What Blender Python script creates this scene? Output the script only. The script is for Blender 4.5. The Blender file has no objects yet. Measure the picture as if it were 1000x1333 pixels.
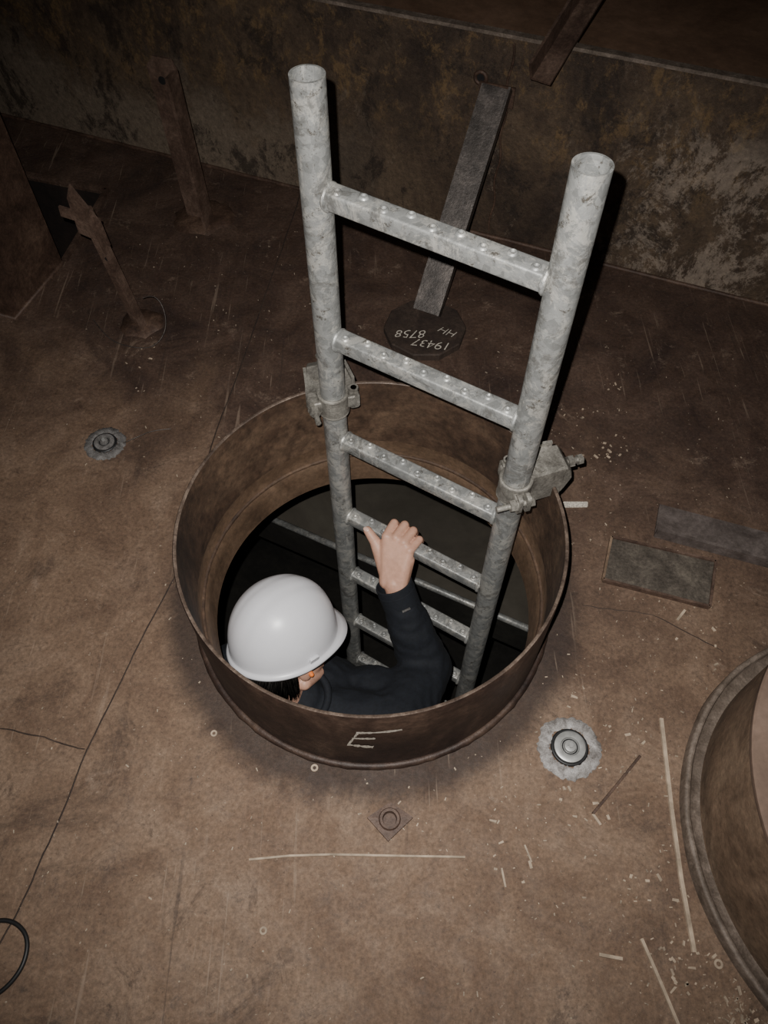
import bpy, bmesh, math, random
from mathutils import Vector, Matrix, noise
from mathutils.geometry import delaunay_2d_cdt
random.seed(7)
V=Vector
COL=bpy.context.scene.collection

# ------------------------------------------------------------------ materials
def new_mat(name):
    m=bpy.data.materials.new(name); m.use_nodes=True
    nt=m.node_tree; b=nt.nodes['Principled BSDF']
    return m,nt,b
def N(nt,t,**kw):
    n=nt.nodes.new(t)
    for k,v in kw.items(): setattr(n,k,v)
    return n
def noise_fac(nt,vec,scale,detail=6,rough=.6,dist=0.0):
    n=N(nt,'ShaderNodeTexNoise'); n.inputs['Scale'].default_value=scale
    n.inputs['Detail'].default_value=detail; n.inputs['Roughness'].default_value=rough
    n.inputs['Distortion'].default_value=dist
    nt.links.new(vec,n.inputs['Vector']); return n.outputs['Fac']
def ramp(nt,fac,stops):
    r=N(nt,'ShaderNodeValToRGB'); cr=r.color_ramp
    while len(cr.elements)<len(stops): cr.elements.new(.5)
    for e,(p,c) in zip(cr.elements,stops):
        e.position=p; e.color=(*c,1) if len(c)==3 else c
    nt.links.new(fac,r.inputs['Fac']); return r.outputs['Color']
def mix(nt,fac,a,b,mode='MIX'):
    m=N(nt,'ShaderNodeMix',data_type='RGBA',blend_type=mode)
    for s,i in ((fac,0),(a,6),(b,7)):
        if isinstance(s,(int,float)): m.inputs[i].default_value=s
        elif isinstance(s,tuple): m.inputs[i].default_value=(*s,1)
        else: nt.links.new(s,m.inputs[i])
    return m.outputs[2]
def mth(nt,op,a,b=None,clamp=False):
    m=N(nt,'ShaderNodeMath',operation=op,use_clamp=clamp)
    for i,s in enumerate((a,b)):
        if s is None: continue
        if isinstance(s,(int,float)): m.inputs[i].default_value=s
        else: nt.links.new(s,m.inputs[i])
    return m.outputs[0]
def mapr(nt,val,a,b,c=0.,d=1.):
    m=N(nt,'ShaderNodeMapRange',clamp=True,interpolation_type='SMOOTHSTEP')
    nt.links.new(val,m.inputs[0])
    for i,x in enumerate((a,b,c,d)): m.inputs[i+1].default_value=x
    return m.outputs[0]
def bump(nt,b,h,strength,dist=.004):
    n=N(nt,'ShaderNodeBump'); n.inputs['Strength'].default_value=strength; n.inputs['Distance'].default_value=dist
    nt.links.new(h,n.inputs['Height']); nt.links.new(n.outputs[0],b.inputs['Normal'])
def pos(nt): return N(nt,'ShaderNodeNewGeometry').outputs['Position']
G3=lambda g:(g,g,g)

def rusty(name,dark,mid,light,scale=6,rough=.75,metal=.1,bs=.35,speck=.5):
    m,nt,b=new_mat(name); p=pos(nt)
    c=ramp(nt,noise_fac(nt,p,scale,8,.68,.6),[(.33,dark),(.5,mid),(.66,light)])
    f=noise_fac(nt,p,scale*9,5,.7)
    c=mix(nt,speck,c,ramp(nt,f,[(.3,G3(.35)),(.55,G3(1.)),(.75,G3(1.6))]),'MULTIPLY')
    nt.links.new(c,b.inputs['Base Color'])
    b.inputs['Roughness'].default_value=rough; b.inputs['Metallic'].default_value=metal
    bump(nt,b,f,bs); return m
def plain(name,c,rough=.5,metal=0,var=.15,scale=60,bs=.05):
    m,nt,b=new_mat(name); p=pos(nt); f=noise_fac(nt,p,scale,4)
    nt.links.new(mix(nt,1.,ramp(nt,f,[(.3,G3(1-var)),(.7,G3(1+var))]),c,'MULTIPLY'),b.inputs['Base Color'])
    b.inputs['Roughness'].default_value=rough; b.inputs['Metallic'].default_value=metal
    bump(nt,b,f,bs,.001); return m

# floor -------------------------------------------------------------
def floor_material():
    m,nt,b=new_mat('rusty_deck_dust'); p=pos(nt)
    sep=N(nt,'ShaderNodeSeparateXYZ'); nt.links.new(p,sep.inputs[0])
    big=noise_fac(nt,p,1.6,6,.6,.8); med=noise_fac(nt,p,6,9,.72,.7); fine=noise_fac(nt,p,130,6,.8)
    mid=noise_fac(nt,p,19,8,.8,.4)
    dust=ramp(nt,med,[(.33,(.108,.064,.041)),(.5,(.168,.107,.070)),(.66,(.228,.155,.107))])
    rust=ramp(nt,med,[(.33,(.031,.017,.013)),(.5,(.064,.037,.026)),(.66,(.105,.065,.047))])
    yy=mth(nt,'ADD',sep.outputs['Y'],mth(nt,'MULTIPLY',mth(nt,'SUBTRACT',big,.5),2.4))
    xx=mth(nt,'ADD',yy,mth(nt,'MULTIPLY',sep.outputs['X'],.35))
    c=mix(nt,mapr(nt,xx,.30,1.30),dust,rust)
    c=mix(nt,mapr(nt,noise_fac(nt,p,2.7,8,.78,1.4),.53,.66,0,.58),c,(.042,.025,.018))
    c=mix(nt,mapr(nt,noise_fac(nt,p,9,9,.8,.5),.57,.68,0,.46),c,(.27,.195,.145))
    c=mix(nt,mapr(nt,noise_fac(nt,p,6,10,.85,.9),.57,.64,0,.55),c,(.05,.03,.021))
    c=mix(nt,mapr(nt,mid,.57,.67,0,.48),c,(.045,.028,.02))
    # pepper and salt specks
    c=mix(nt,mapr(nt,noise_fac(nt,p,70,5,.85,.2),.63,.68,0,.65),c,(.32,.25,.19))
    c=mix(nt,mapr(nt,noise_fac(nt,p,95,5,.85,.4),.61,.67,0,.65),c,(.033,.021,.016))
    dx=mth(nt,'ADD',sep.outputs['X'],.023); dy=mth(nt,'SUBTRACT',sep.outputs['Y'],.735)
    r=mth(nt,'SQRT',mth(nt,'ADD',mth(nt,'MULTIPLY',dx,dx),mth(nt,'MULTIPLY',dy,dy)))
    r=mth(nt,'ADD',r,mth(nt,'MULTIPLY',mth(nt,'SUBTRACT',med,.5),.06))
    c=mix(nt,mapr(nt,r,.385,.445,.86,0),c,(.028,.017,.013))  # shadow around the coaming base, painted into the deck colour as a dark ring
    c=mix(nt,.8,c,ramp(nt,fine,[(.3,G3(.4)),(.52,G3(1.)),(.72,G3(1.6))]),'MULTIPLY')
    for sc,rot,th,am,col in (((55,2.0,1),.6,.64,.38,(.32,.24,.18)),((45,1.6,1),-1.1,.66,.34,(.32,.24,.18)),((26,1.3,1),-.35,.64,.45,(.035,.022,.017)),((80,3.,1),1.9,.66,.4,(.30,.23,.17))):
        mp=N(nt,'ShaderNodeMapping'); mp.inputs['Scale'].default_value=sc; mp.inputs['Rotation'].default_value=(0,0,rot)
        nt.links.new(p,mp.inputs[0]); s=noise_fac(nt,mp.outputs[0],1.5,4,.6,.5)
        s=mth(nt,'MULTIPLY',mapr(nt,s,th,th+.06),mapr(nt,big,.40,.56))
        c=mix(nt,mth(nt,'MULTIPLY',s,am),c,col)
    nt.links.new(c,b.inputs['Base Color'])
    nt.links.new(mapr(nt,mid,.3,.7,.85,.6),b.inputs['Roughness'])
    bump(nt,b,mth(nt,'ADD',fine,mth(nt,'MULTIPLY',mid,.55)),.34,.0035)
    return m
def wall_material():
    m,nt,b=new_mat('corroded_girder_plate'); p=pos(nt)
    sep=N(nt,'ShaderNodeSeparateXYZ'); nt.links.new(p,sep.inputs[0]); Z=sep.outputs['Z'];X=sep.outputs['X']
    mp=N(nt,'ShaderNodeMapping'); mp.inputs['Scale'].default_value=(1,1,.7); nt.links.new(p,mp.inputs[0]); q=mp.outputs[0]
    a=noise_fac(nt,q,4,9,.75,.5); f=noise_fac(nt,p,70,6,.8); d=noise_fac(nt,q,17,9,.82,.3)
    c=ramp(nt,a,[(.35,(.030,.018,.012)),(.5,(.068,.044,.028)),(.65,(.118,.080,.050))])
    lowb=mth(nt,'MULTIPLY',mapr(nt,mth(nt,'ADD',Z,mth(nt,'MULTIPLY',mth(nt,'SUBTRACT',a,.5),.9)),.33,.10),mapr(nt,X,.2,-.5))
    c=mix(nt,mth(nt,'MULTIPLY',lowb,.75),c,(.20,.156,.115))
    oc=mth(nt,'MULTIPLY',mapr(nt,d,.50,.60),mapr(nt,mth(nt,'ADD',Z,mth(nt,'MULTIPLY',a,.5)),.42,.62))
    c=mix(nt,mth(nt,'MULTIPLY',oc,.6),c,(.195,.120,.052))
    c=mix(nt,mapr(nt,noise_fac(nt,q,9,9,.82,.3),.51,.60,0,.78),c,(.022,.014,.010))
    w=mth(nt,'MULTIPLY',mapr(nt,noise_fac(nt,q,7.5,11,.85,.3),.49,.56),mapr(nt,X,.4,.75))
    w=mth(nt,'MULTIPLY',w,mapr(nt,Z,.47,.34))
    c=mix(nt,mth(nt,'MULTIPLY',w,.65),c,(.33,.265,.21))
    w2=mth(nt,'MULTIPLY',mapr(nt,noise_fac(nt,q,6,11,.85,.4),.58,.64),mapr(nt,X,-.3,.1))
    c=mix(nt,mth(nt,'MULTIPLY',w2,.5),c,(.25,.195,.145))
    c=mix(nt,.75,c,ramp(nt,f,[(.3,G3(.4)),(.55,G3(1.)),(.75,G3(1.6))]),'MULTIPLY')
    nt.links.new(c,b.inputs['Base Color']); b.inputs['Roughness'].default_value=.7
    bump(nt,b,mth(nt,'ADD',f,d),.5,.006); return m
def galv_material():
    m,nt,b=new_mat('galvanised_steel'); p=pos(nt)
    vo=N(nt,'ShaderNodeTexVoronoi'); vo.inputs['Scale'].default_value=85; nt.links.new(p,vo.inputs['Vector'])
    sepc=N(nt,'ShaderNodeSeparateColor'); nt.links.new(vo.outputs['Color'],sepc.inputs[0])
    c=ramp(nt,sepc.outputs[0],[(0,(.25,.255,.25)),(.5,(.31,.315,.31)),(1,(.38,.385,.375))])
    c=mix(nt,mapr(nt,noise_fac(nt,p,22,9,.8,.8),.50,.57,0,.75),c,(.54,.525,.485))
    c=mix(nt,mapr(nt,noise_fac(nt,p,12,9,.82,.6),.53,.61,0,.75),c,(.165,.16,.15))
    mp=N(nt,'ShaderNodeMapping'); mp.inputs['Scale'].default_value=(60,60,7); nt.links.new(p,mp.inputs[0])
    c=mix(nt,mapr(nt,noise_fac(nt,mp.outputs[0],1.,5,.7,.3),.60,.67,0,.55),c,(.58,.56,.52))
    c=mix(nt,mapr(nt,noise_fac(nt,p,45,7,.85,.3),.57,.63,0,.82),c,(.085,.07,.055))
    f=noise_fac(nt,p,120,4,.7)
    nt.links.new(c,b.inputs['Base Color']); b.inputs['Metallic'].default_value=.42
    nt.links.new(mapr(nt,f,.3,.7,.36,.58),b.inputs['Roughness'])
    bump(nt,b,mth(nt,'ADD',f,noise_fac(nt,p,45,4,.7)),.3,.0018); return m

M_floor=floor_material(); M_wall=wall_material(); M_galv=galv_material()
M_collar=rusty('coaming_rust',(.018,.010,.008),(.040,.023,.017),(.080,.050,.036),7,.55,.2,.35,.7)
M_collar_in=rusty('coaming_inner_rust',(.030,.017,.011),(.073,.042,.026),(.135,.084,.053),6,.7,.1,.45,.8)
M_band=rusty('coaming_lower_band',(.065,.038,.022),(.115,.07,.042),(.15,.095,.06),9,.7,.1,.3,.5)
M_wall2=rusty('second_coaming_rust',(.11,.07,.045),(.19,.128,.086),(.27,.19,.13),7,.7,.05,.4,.6)
M_edge=rusty('worn_edge',(.05,.033,.025),(.11,.078,.06),(.22,.165,.13),28,.5,.3,.2)
M_edge2=rusty('worn_flange',(.09,.068,.052),(.16,.125,.10),(.25,.20,.165),24,.6,.1,.3)
M_rustb=rusty('bracket_rust',(.035,.020,.014),(.075,.043,.030),(.13,.08,.056),14,.6,.15,.35,.6)
M_brk=rusty('bracket_rust_light',(.055,.032,.024),(.10,.062,.046),(.16,.105,.08),14,.6,.15,.35,.6)
M_seam=rusty('seam_groove_rust',(.02,.012,.01),(.035,.022,.016),(.06,.04,.03),14,.8,.0,.35,.6)
M_greyst=rusty('rolled_steel_scale',(.032,.026,.023),(.076,.064,.058),(.145,.122,.110),16,.45,.35,.25,.65)
M_barst=rusty('bluish_rust_bar',(.055,.042,.037),(.115,.093,.085),(.17,.14,.13),12,.6,.15,.25,.5)
M_deck=rusty('upper_plate_rust',(.12,.066,.040),(.17,.098,.060),(.22,.13,.085),4,.8,.0,.2,.35)
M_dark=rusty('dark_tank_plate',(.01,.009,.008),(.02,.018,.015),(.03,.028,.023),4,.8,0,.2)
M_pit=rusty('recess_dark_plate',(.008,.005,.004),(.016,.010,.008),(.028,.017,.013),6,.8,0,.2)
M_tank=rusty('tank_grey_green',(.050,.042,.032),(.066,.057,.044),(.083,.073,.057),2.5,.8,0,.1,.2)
M_lid=rusty('primer_lid',(.13,.085,.062),(.18,.12,.09),(.23,.16,.125),5,.75,0,.1,.3)
M_clamp=rusty('zinc_clamp',(.12,.11,.095),(.25,.235,.21),(.38,.36,.32),28,.5,.4,.3,.6)
M_white=plain('hard_hat_white',(.72,.72,.76),.34,0,.02,30,.01)
M_skin=plain('skin',(.60,.345,.25),.5,0,.10,90,.08)
_b=M_skin.node_tree.nodes['Principled BSDF']; _b.inputs['Subsurface Weight'].default_value=.10; _b.inputs['Subsurface Radius'].default_value=(.006,.003,.0015)
M_nail=plain('fingernail',(.66,.44,.36),.3,0,.03)
M_jacket=plain('navy_jacket_fabric',(.006,.008,.013),.85,0,.3,140,.3)
M_trouser=plain('dark_trousers',(.012,.012,.015),.9,0,.3,140,.3)
M_boot=plain('boot_leather',(.015,.012,.01),.6)
M_hair=plain('dark_hair',(.012,.009,.007),.7,0,.4,300,.6)
M_orange=plain('orange_foam',(.85,.22,.04),.7)
M_eye=plain('eye_white',(.7,.68,.65),.3); M_iris=plain('iris_brown',(.05,.025,.012),.2)
M_lip=plain('lip',(.45,.2,.16),.5)
M_black=plain('black_rubber',(.012,.012,.013),.5)
M_chalk=plain('chalk_white',(.48,.44,.38),.9,0,.5,300,.3)
M_chip=plain('dusty_chip',(.30,.24,.18),.9,0,.5,90,.3)
M_strip=plain('pale_strip',(.37,.29,.215),.85,0,.4,40,.15)
M_ring=rusty('flaked_white_ring',(.15,.135,.125),(.33,.31,.30),(.5,.48,.47),60,.7,.1,.4,.7)
M_ringd=rusty('dull_ring',(.08,.075,.07),(.16,.15,.145),(.24,.23,.225),60,.7,.2,.4,.7)
M_metal=plain('machined_metal',(.42,.42,.41),.4,.5,.2,80,.1)
M_grey=rusty('grey_plate_mat',(.045,.036,.028),(.085,.070,.056),(.14,.118,.094),18,.7,.1,.4,.7)
M_blue=plain('blue_lens',(.08,.2,.35),.2)

# ------------------------------------------------------------------ mesh helpers
def obj(name,me,m=None,parent=None,smooth=False):
    o=bpy.data.objects.new(name,me); COL.objects.link(o)
    if m is not None: me.materials.append(m)
    if parent: o.parent=parent
    if smooth:
        for p in me.polygons: p.use_smooth=True
    return o
def empty(name,loc=(0,0,0)):
    o=bpy.data.objects.new(name,None); o.location=loc; COL.objects.link(o); return o
def bm_obj(name,bm,m=None,parent=None,smooth=False,recalc=True):
    if recalc: bmesh.ops.recalc_face_normals(bm,faces=bm.faces)
    me=bpy.data.meshes.new(name); bm.to_mesh(me); bm.free()
    return obj(name,me,m,parent,smooth)
def autosmooth(o,ang=35):
    for p in o.data.polygons: p.use_smooth=True
    bm=bmesh.new(); bm.from_mesh(o.data)
    for e in bm.edges:
        if len(e.link_faces)==2 and e.calc_face_angle(0)>math.radians(ang): e.smooth=False
    bm.to_mesh(o.data); bm.free()
def basis(z,up=V((0,0,1))):
    z=V(z).normalized(); up=V(up)
    if abs(z.dot(up))>.99: up=V((0,1,0))
    x=up.cross(z).normalized(); y=z.cross(x)
    return x,y,z
def add_profile(bm,prof,p0,p1,up=(0,0,1),x=None):
    p0=V(p0);p1=V(p1); z=(p1-p0).normalized()
    if x is None: X,Y,_=basis(z,up)
    else:
        X=V(x); X=(X-z*X.dot(z)).normalized(); Y=z.cross(X)
    a=[bm.verts.new(p0+X*u+Y*v) for u,v in prof]; b=[bm.verts.new(p1+X*u+Y*v) for u,v in prof]
    n=len(prof)
    for i in range(n): bm.faces.new((a[i],a[(i+1)%n],b[(i+1)%n],b[i]))
    bm.faces.new(a[::-1]); bm.faces.new(b)
def rect(w,h): return [(-w/2,-h/2),(w/2,-h/2),(w/2,h/2),(-w/2,h/2)]
def rrect(w,h,r,n=4):
    o=[]
    for cx,cy,a0 in ((w/2-r,-h/2+r,-90),(w/2-r,h/2-r,0),(-w/2+r,h/2-r,90),(-w/2+r,-h/2+r,180)):
        for i in range(n+1):
            a=math.radians(a0+90*i/n); o.append((cx+r*math.cos(a),cy+r*math.sin(a)))
    return o
def circ(r,n=24,ph=0): return [(r*math.cos(2*math.pi*i/n+ph),r*math.sin(2*math.pi*i/n+ph)) for i in range(n)]
def angle_prof(w,h,t): return [(0,0),(w,0),(w,t),(t,t),(t,h),(0,h)]
def add_tube(bm,p0,p1,ro,ri,n=40,up=(0,0,1)):
    p0=V(p0);p1=V(p1);X,Y,Z=basis(p1-p0,up); R=[]
    for p,r in ((p0,ro),(p1,ro),(p1,ri),(p0,ri)):
        R.append([bm.verts.new(p+X*(r*math.cos(2*math.pi*i/n))+Y*(r*math.sin(2*math.pi*i/n))) for i in range(n)])
    for k in range(4):
        A=R[k];B=R[(k+1)%4]
        for i in range(n): bm.faces.new((A[i],A[(i+1)%n],B[(i+1)%n],B[i]))
def lathe(bm,c,prof,n=64,jit=0,jf=4):
    c=V(c); rings=[]
    for r,z in prof:
        row=[]
        for i in range(n):
            a=2*math.pi*i/n; rr=r+(jit*noise.noise(V((math.cos(a)*jf,math.sin(a)*jf,z*50+c.x))) if jit else 0)
            row.append(bm.verts.new(c+V((rr*math.cos(a),rr*math.sin(a),z))))
        rings.append(row)
    for A,B in zip(rings,rings[1:]):
        for i in range(n): bm.faces.new((A[i],A[(i+1)%n],B[(i+1)%n],B[i]))
    return rings
def torus(bm,c,R,r,n=96,k=10,jit=0,normal=(0,0,1)):
    c=V(c);X,Y,Z=basis(normal); rows=[]
    for i in range(n):
        a=2*math.pi*i/n; d=X*math.cos(a)+Y*math.sin(a); rr=r*(1+jit*noise.noise(d*R*60))
        rows.append([bm.verts.new(c+d*(R+rr*math.cos(2*math.pi*j/k))+Z*rr*math.sin(2*math.pi*j/k)) for j in range(k)])
    for i in range(n):
        A=rows[i];B=rows[(i+1)%n]
        for j in range(k): bm.faces.new((A[j],A[(j+1)%k],B[(j+1)%k],B[j]))
def curve(name,pts,r,m,parent=None,cyclic=False,nurbs=False,flat=1.0):
    cu=bpy.data.curves.new(name,'CURVE'); cu.dimensions='3D'; cu.bevel_depth=r; cu.bevel_resolution=3
    s=cu.splines.new('NURBS' if nurbs else 'POLY'); s.points.add(len(pts)-1)
    for q,p in zip(s.points,pts): q.co=(*p,1)
    if nurbs: s.order_u=3; s.use_endpoint_u=True
    s.use_cyclic_u=cyclic
    o=bpy.data.objects.new(name,cu); COL.objects.link(o)
    dg=bpy.context.evaluated_depsgraph_get(); me=bpy.data.meshes.new_from_object(o.evaluated_get(dg))
    bpy.data.objects.remove(o); me.name=name
    if not me.materials: me.materials.append(m)
    else: me.materials[0]=m
    for p in me.polygons: p.use_smooth=True
    o=bpy.data.objects.new(name,me); COL.objects.link(o)
    if parent: o.parent=parent
    return o
def add_ell(bm,c,rad,rot=None,seg=20):
    M=Matrix.Translation(V(c))@(rot.to_4x4() if rot else Matrix())@Matrix.Diagonal((*rad,1))
    hs=seg//2
    top=bm.verts.new(M@V((0,0,1))); bot=bm.verts.new(M@V((0,0,-1))); rows=[]
    for j in range(1,hs):
        t=math.pi*j/hs; rows.append([bm.verts.new(M@V((math.sin(t)*math.cos(2*math.pi*i/seg),math.sin(t)*math.sin(2*math.pi*i/seg),math.cos(t)))) for i in range(seg)])
    for i in range(seg):
        k=(i+1)%seg
        bm.faces.new((top,rows[0][i],rows[0][k])); bm.faces.new((bot,rows[-1][k],rows[-1][i]))
        for A,B in zip(rows,rows[1:]): bm.faces.new((A[i],B[i],B[k],A[k]))
def add_caps(bm,pts,rs,seg=18):
    for p,r in zip(pts,rs): add_ell(bm,p,(r,r,r),None,seg)
    for p,q,a,b in zip(pts,pts[1:],rs,rs[1:]):
        p=V(p);q=V(q); X,Y,Z=basis(q-p)
        A=[bm.verts.new(p+(X*math.cos(t)+Y*math.sin(t))*a) for t in [2*math.pi*i/seg for i in range(seg)]]
        B=[bm.verts.new(q+(X*math.cos(t)+Y*math.sin(t))*b) for t in [2*math.pi*i/seg for i in range(seg)]]
        for i in range(seg): bm.faces.new((A[i],A[(i+1)%seg],B[(i+1)%seg],B[i]))
        bm.faces.new(A[::-1]); bm.faces.new(B)
def organic(name,bm,voxel,m,parent=None,smooth_it=6,disp=None,matrix=None):
    bmesh.ops.recalc_face_normals(bm,faces=bm.faces)
    me=bpy.data.meshes.new(name+'_src'); bm.to_mesh(me); bm.free()
    o=bpy.data.objects.new(name+'_src',me); COL.objects.link(o)
    r=o.modifiers.new('r','REMESH'); r.mode='VOXEL'; r.voxel_size=voxel
    s=o.modifiers.new('s','SMOOTH'); s.factor=.5; s.iterations=smooth_it
    dg=bpy.context.evaluated_depsgraph_get(); dg.update()
    me2=bpy.data.meshes.new_from_object(o.evaluated_get(dg)); bpy.data.objects.remove(o)
    me2.name=name; me2.materials.clear(); me2.materials.append(m)
    if matrix: me2.transform(matrix)
    if disp:
        for v in me2.vertices:
            v.co+=v.normal*disp(v.co)
    for p in me2.polygons: p.use_smooth=True
    o=bpy.data.objects.new(name,me2); COL.objects.link(o)
    if parent: o.parent=parent
    return o

# ------------------------------------------------------------------ constants
CC=V((-.023,.735,0)); R=.35; HR=.246; ZB=-.058
def wallp(x,z=0,off=0): # point on front face of girder wall
    return V((x,2.0-.4045*x,z))+WN*off
WD=V((.927,-.375,0)).normalized(); WN=V((.375,.927,0)).normalized()

# ------------------------------------------------------------------ floor (with openings)
outer=[V((-2.8,-1.0)),V((2.8,-1.0)),V((2.8,3.3)),V((-2.8,3.3))]
hole=[V((CC.x+.346*math.cos(2*math.pi*i/96),CC.y+.346*math.sin(2*math.pi*i/96))) for i in range(96)]
pit=[V((-1.099,2.169)),V((-.835,2.09)),V((-.888,1.764)),V((-1.14,1.85))]
pts=outer+hole+pit
faces=[list(range(4)),list(range(4,100)),list(range(100,104))]
vs,es,fs,*_=delaunay_2d_cdt(pts,[],faces,1,1e-6)
bm=bmesh.new(); bv=[bm.verts.new((v.x,v.y,0)) for v in vs]
def inpoly(p,poly):
    c=False;j=len(poly)-1
    for i in range(len(poly)):
        a=poly[i];b=poly[j]
        if (a.y>p.y)!=(b.y>p.y) and p.x<(b.x-a.x)*(p.y-a.y)/(b.y-a.y)+a.x: c=not c
        j=i
    return c
for f in fs:
    ce=sum((vs[i] for i in f),V((0,0)))/len(f)
    if inpoly(ce,hole) or inpoly(ce,pit): continue
    bm.faces.new([bv[i] for i in f])
bmesh.ops.recalc_face_normals(bm,faces=bm.faces)
if sum(f.normal.z for f in bm.faces)<0: bmesh.ops.reverse_faces(bm,faces=bm.faces)
r=bmesh.ops.extrude_face_region(bm,geom=list(bm.faces))
for g in r['geom']:
    if isinstance(g,bmesh.types.BMVert): g.co.z-=.014
bmesh.ops.recalc_face_normals(bm,faces=bm.faces)
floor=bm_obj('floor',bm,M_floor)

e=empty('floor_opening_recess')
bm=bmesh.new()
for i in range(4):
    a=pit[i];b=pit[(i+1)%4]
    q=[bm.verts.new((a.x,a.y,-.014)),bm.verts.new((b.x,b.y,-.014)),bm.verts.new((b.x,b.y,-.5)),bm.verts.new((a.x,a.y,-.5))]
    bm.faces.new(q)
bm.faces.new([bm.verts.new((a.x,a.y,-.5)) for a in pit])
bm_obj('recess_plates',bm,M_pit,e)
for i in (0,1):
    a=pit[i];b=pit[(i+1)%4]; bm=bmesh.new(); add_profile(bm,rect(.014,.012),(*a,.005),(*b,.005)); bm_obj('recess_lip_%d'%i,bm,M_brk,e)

seam=empty('deck_weld_seam')
def wob(pts,k=8,a=.004):
    o=[]
    for p,q in zip(pts,pts[1:]):
        for i in range(k):
            t=i/k; x=p[0]+(q[0]-p[0])*t; y=p[1]+(q[1]-p[1])*t
            n=noise.noise(V((x*9,y*9,3)))*a*1.5+noise.noise(V((x*40,y*40,8)))*a*.5
            o.append((x+n,y+n,-.0009+.0005*noise.noise(V((x*25,y*25,1)))))
    o.append((*pts[-1],-.001)); return o
curve('seam_long',wob([(-.63,.05),(-.597,.146),(-.564,.269),(-.525,.462),(-.481,.614),(-.432,.768),(-.400,1.112),(-.338,1.492),(-.262,2.011),(-.25,2.09)]),.0018,M_seam,seam)
curve('seam_short',wob([(-1.0,.47),(-.72,.45),(-.618,.436),(-.542,.412)]),.0016,M_seam,seam)
curve('seam_arc',wob([(.40,.70),(.539,.681),(.620,.631),(.66,.60)]),.0014,M_seam,seam)

# ------------------------------------------------------------------ girder wall at the back
wall=empty('wall_back')
bm=bmesh.new()
a=wallp(-2.7);b=wallp(2.7)
add_profile(bm,rect(.012,.53),a+V((0,0,.265))+WN*.006,b+V((0,0,.265))+WN*.006)
bm_obj('web_plate',bm,M_wall,wall)
bm=bmesh.new()
add_profile(bm,rect(.022,.008),wallp(-2.7,.534,.007),wallp(2.7,.534,.007))
bm_obj('top_edge_bar',bm,M_edge2,wall)
curve('base_weld',[tuple(wallp(-2.6+i*.05,.002,-.003)+WN*(.003*noise.noise(V((i*.7,0,0))))) for i in range(105)],.006,M_rustb,wall)
curve('web_seam',[tuple(wallp(.30+.004*math.sin(i),.52-i*.02,-.001)) for i in range(26)],.003,M_rustb,wall)
bm=bmesh.new(); torus(bm,wallp(.235,.43,-.002),.014,.005,24,8,0,WN)
bm_obj('hole_rim',bm,M_rustb,wall,True)
bm=bmesh.new(); add_profile(bm,circ(.013,20),wallp(.235,.43,-.003),wallp(.235,.43,.001)); bm_obj('hole_plug',bm,M_black,wall)
bm=bmesh.new()
q=[wallp(-2.7,.46,.014),wallp(2.7,.46,.014),wallp(2.7,.46,2.2),wallp(-2.7,.46,2.2)]
top=[bm.verts.new(p) for p in q]; bot=[bm.verts.new(p-V((0,0,.012))) for p in q]
bm.faces.new(top); bm.faces.new(bot[::-1])
for i in range(4): bm.faces.new((top[i],bot[i],bot[(i+1)%4],top[(i+1)%4]))
bm_obj('upper_deck_plate',bm,M_deck)
bm=bmesh.new()
add_profile(bm,rect(.012,2.0),wallp(-2.7,1.46,2.2),wallp(2.7,1.46,2.2))
bm_obj('wall_far',bm,M_deck)

# ------------------------------------------------------------------ steel column at left
e=empty('steel_column')
A=V((-.969,1.538,0));B=V((-.895,1.762,0)); L=V((-.376,.135,0))
bm=bmesh.new()
q=[A,B,B+L,A+L]; bo=[bm.verts.new(p) for p in q]; tp=[bm.verts.new(p+V((0,0,1.5))) for p in q]
for i in range(4): bm.faces.new((bo[i],bo[(i+1)%4],tp[(i+1)%4],tp[i]))
bm.faces.new(tp); bm.faces.new(bo[::-1]); bm_obj('column_shaft',bm,M_rustb,e)
curve('column_weld',[tuple(A+L),tuple(A+V((.002,-.002,0))),tuple(B)],.007,M_rustb,e)

# ------------------------------------------------------------------ manhole coaming
co=empty('manhole_coaming')
bm=bmesh.new(); n=128
lathe(bm,CC,[(R,ZB),(R,.03),(R,.12),(R,HR-.002),(R-.0015,HR)],n); bm_obj('outer_skin',bm,M_collar,co,True)
bm=bmesh.new(); lathe(bm,CC,[(R-.0015,HR),(R-.0055,HR),(R-.007,HR-.0015)],n); bm_obj('rim_edge',bm,M_edge,co,True)
bm=bmesh.new(); lathe(bm,CC,[(R-.007,HR-.0015),(R-.007,.06)],n); bm_obj('inner_skin',bm,M_collar_in,co,True)
bm=bmesh.new(); lathe(bm,CC,[(R-.007,.06),(R-.007,.022),(R-.012,.012),(R-.016,.004),(R-.018,-.01),(R-.024,ZB)],n); bm_obj('inner_lower_band',bm,M_band,co,True)
bm=bmesh.new(); torus(bm,CC+V((0,0,.016)),R-.009,.0045,160,8,.3); bm_obj('inner_weld',bm,M_collar_in,co,True)
bm=bmesh.new(); lathe(bm,CC,[(R-.024,ZB),(R-.002,ZB),(R,ZB)],n); bm_obj('lower_lip',bm,M_edge,co)
bm=bmesh.new(); torus(bm,CC+V((0,0,.000)),R+.003,.008,160,8,.25); bm_obj('weld_bead',bm,M_collar,co,True)
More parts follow.
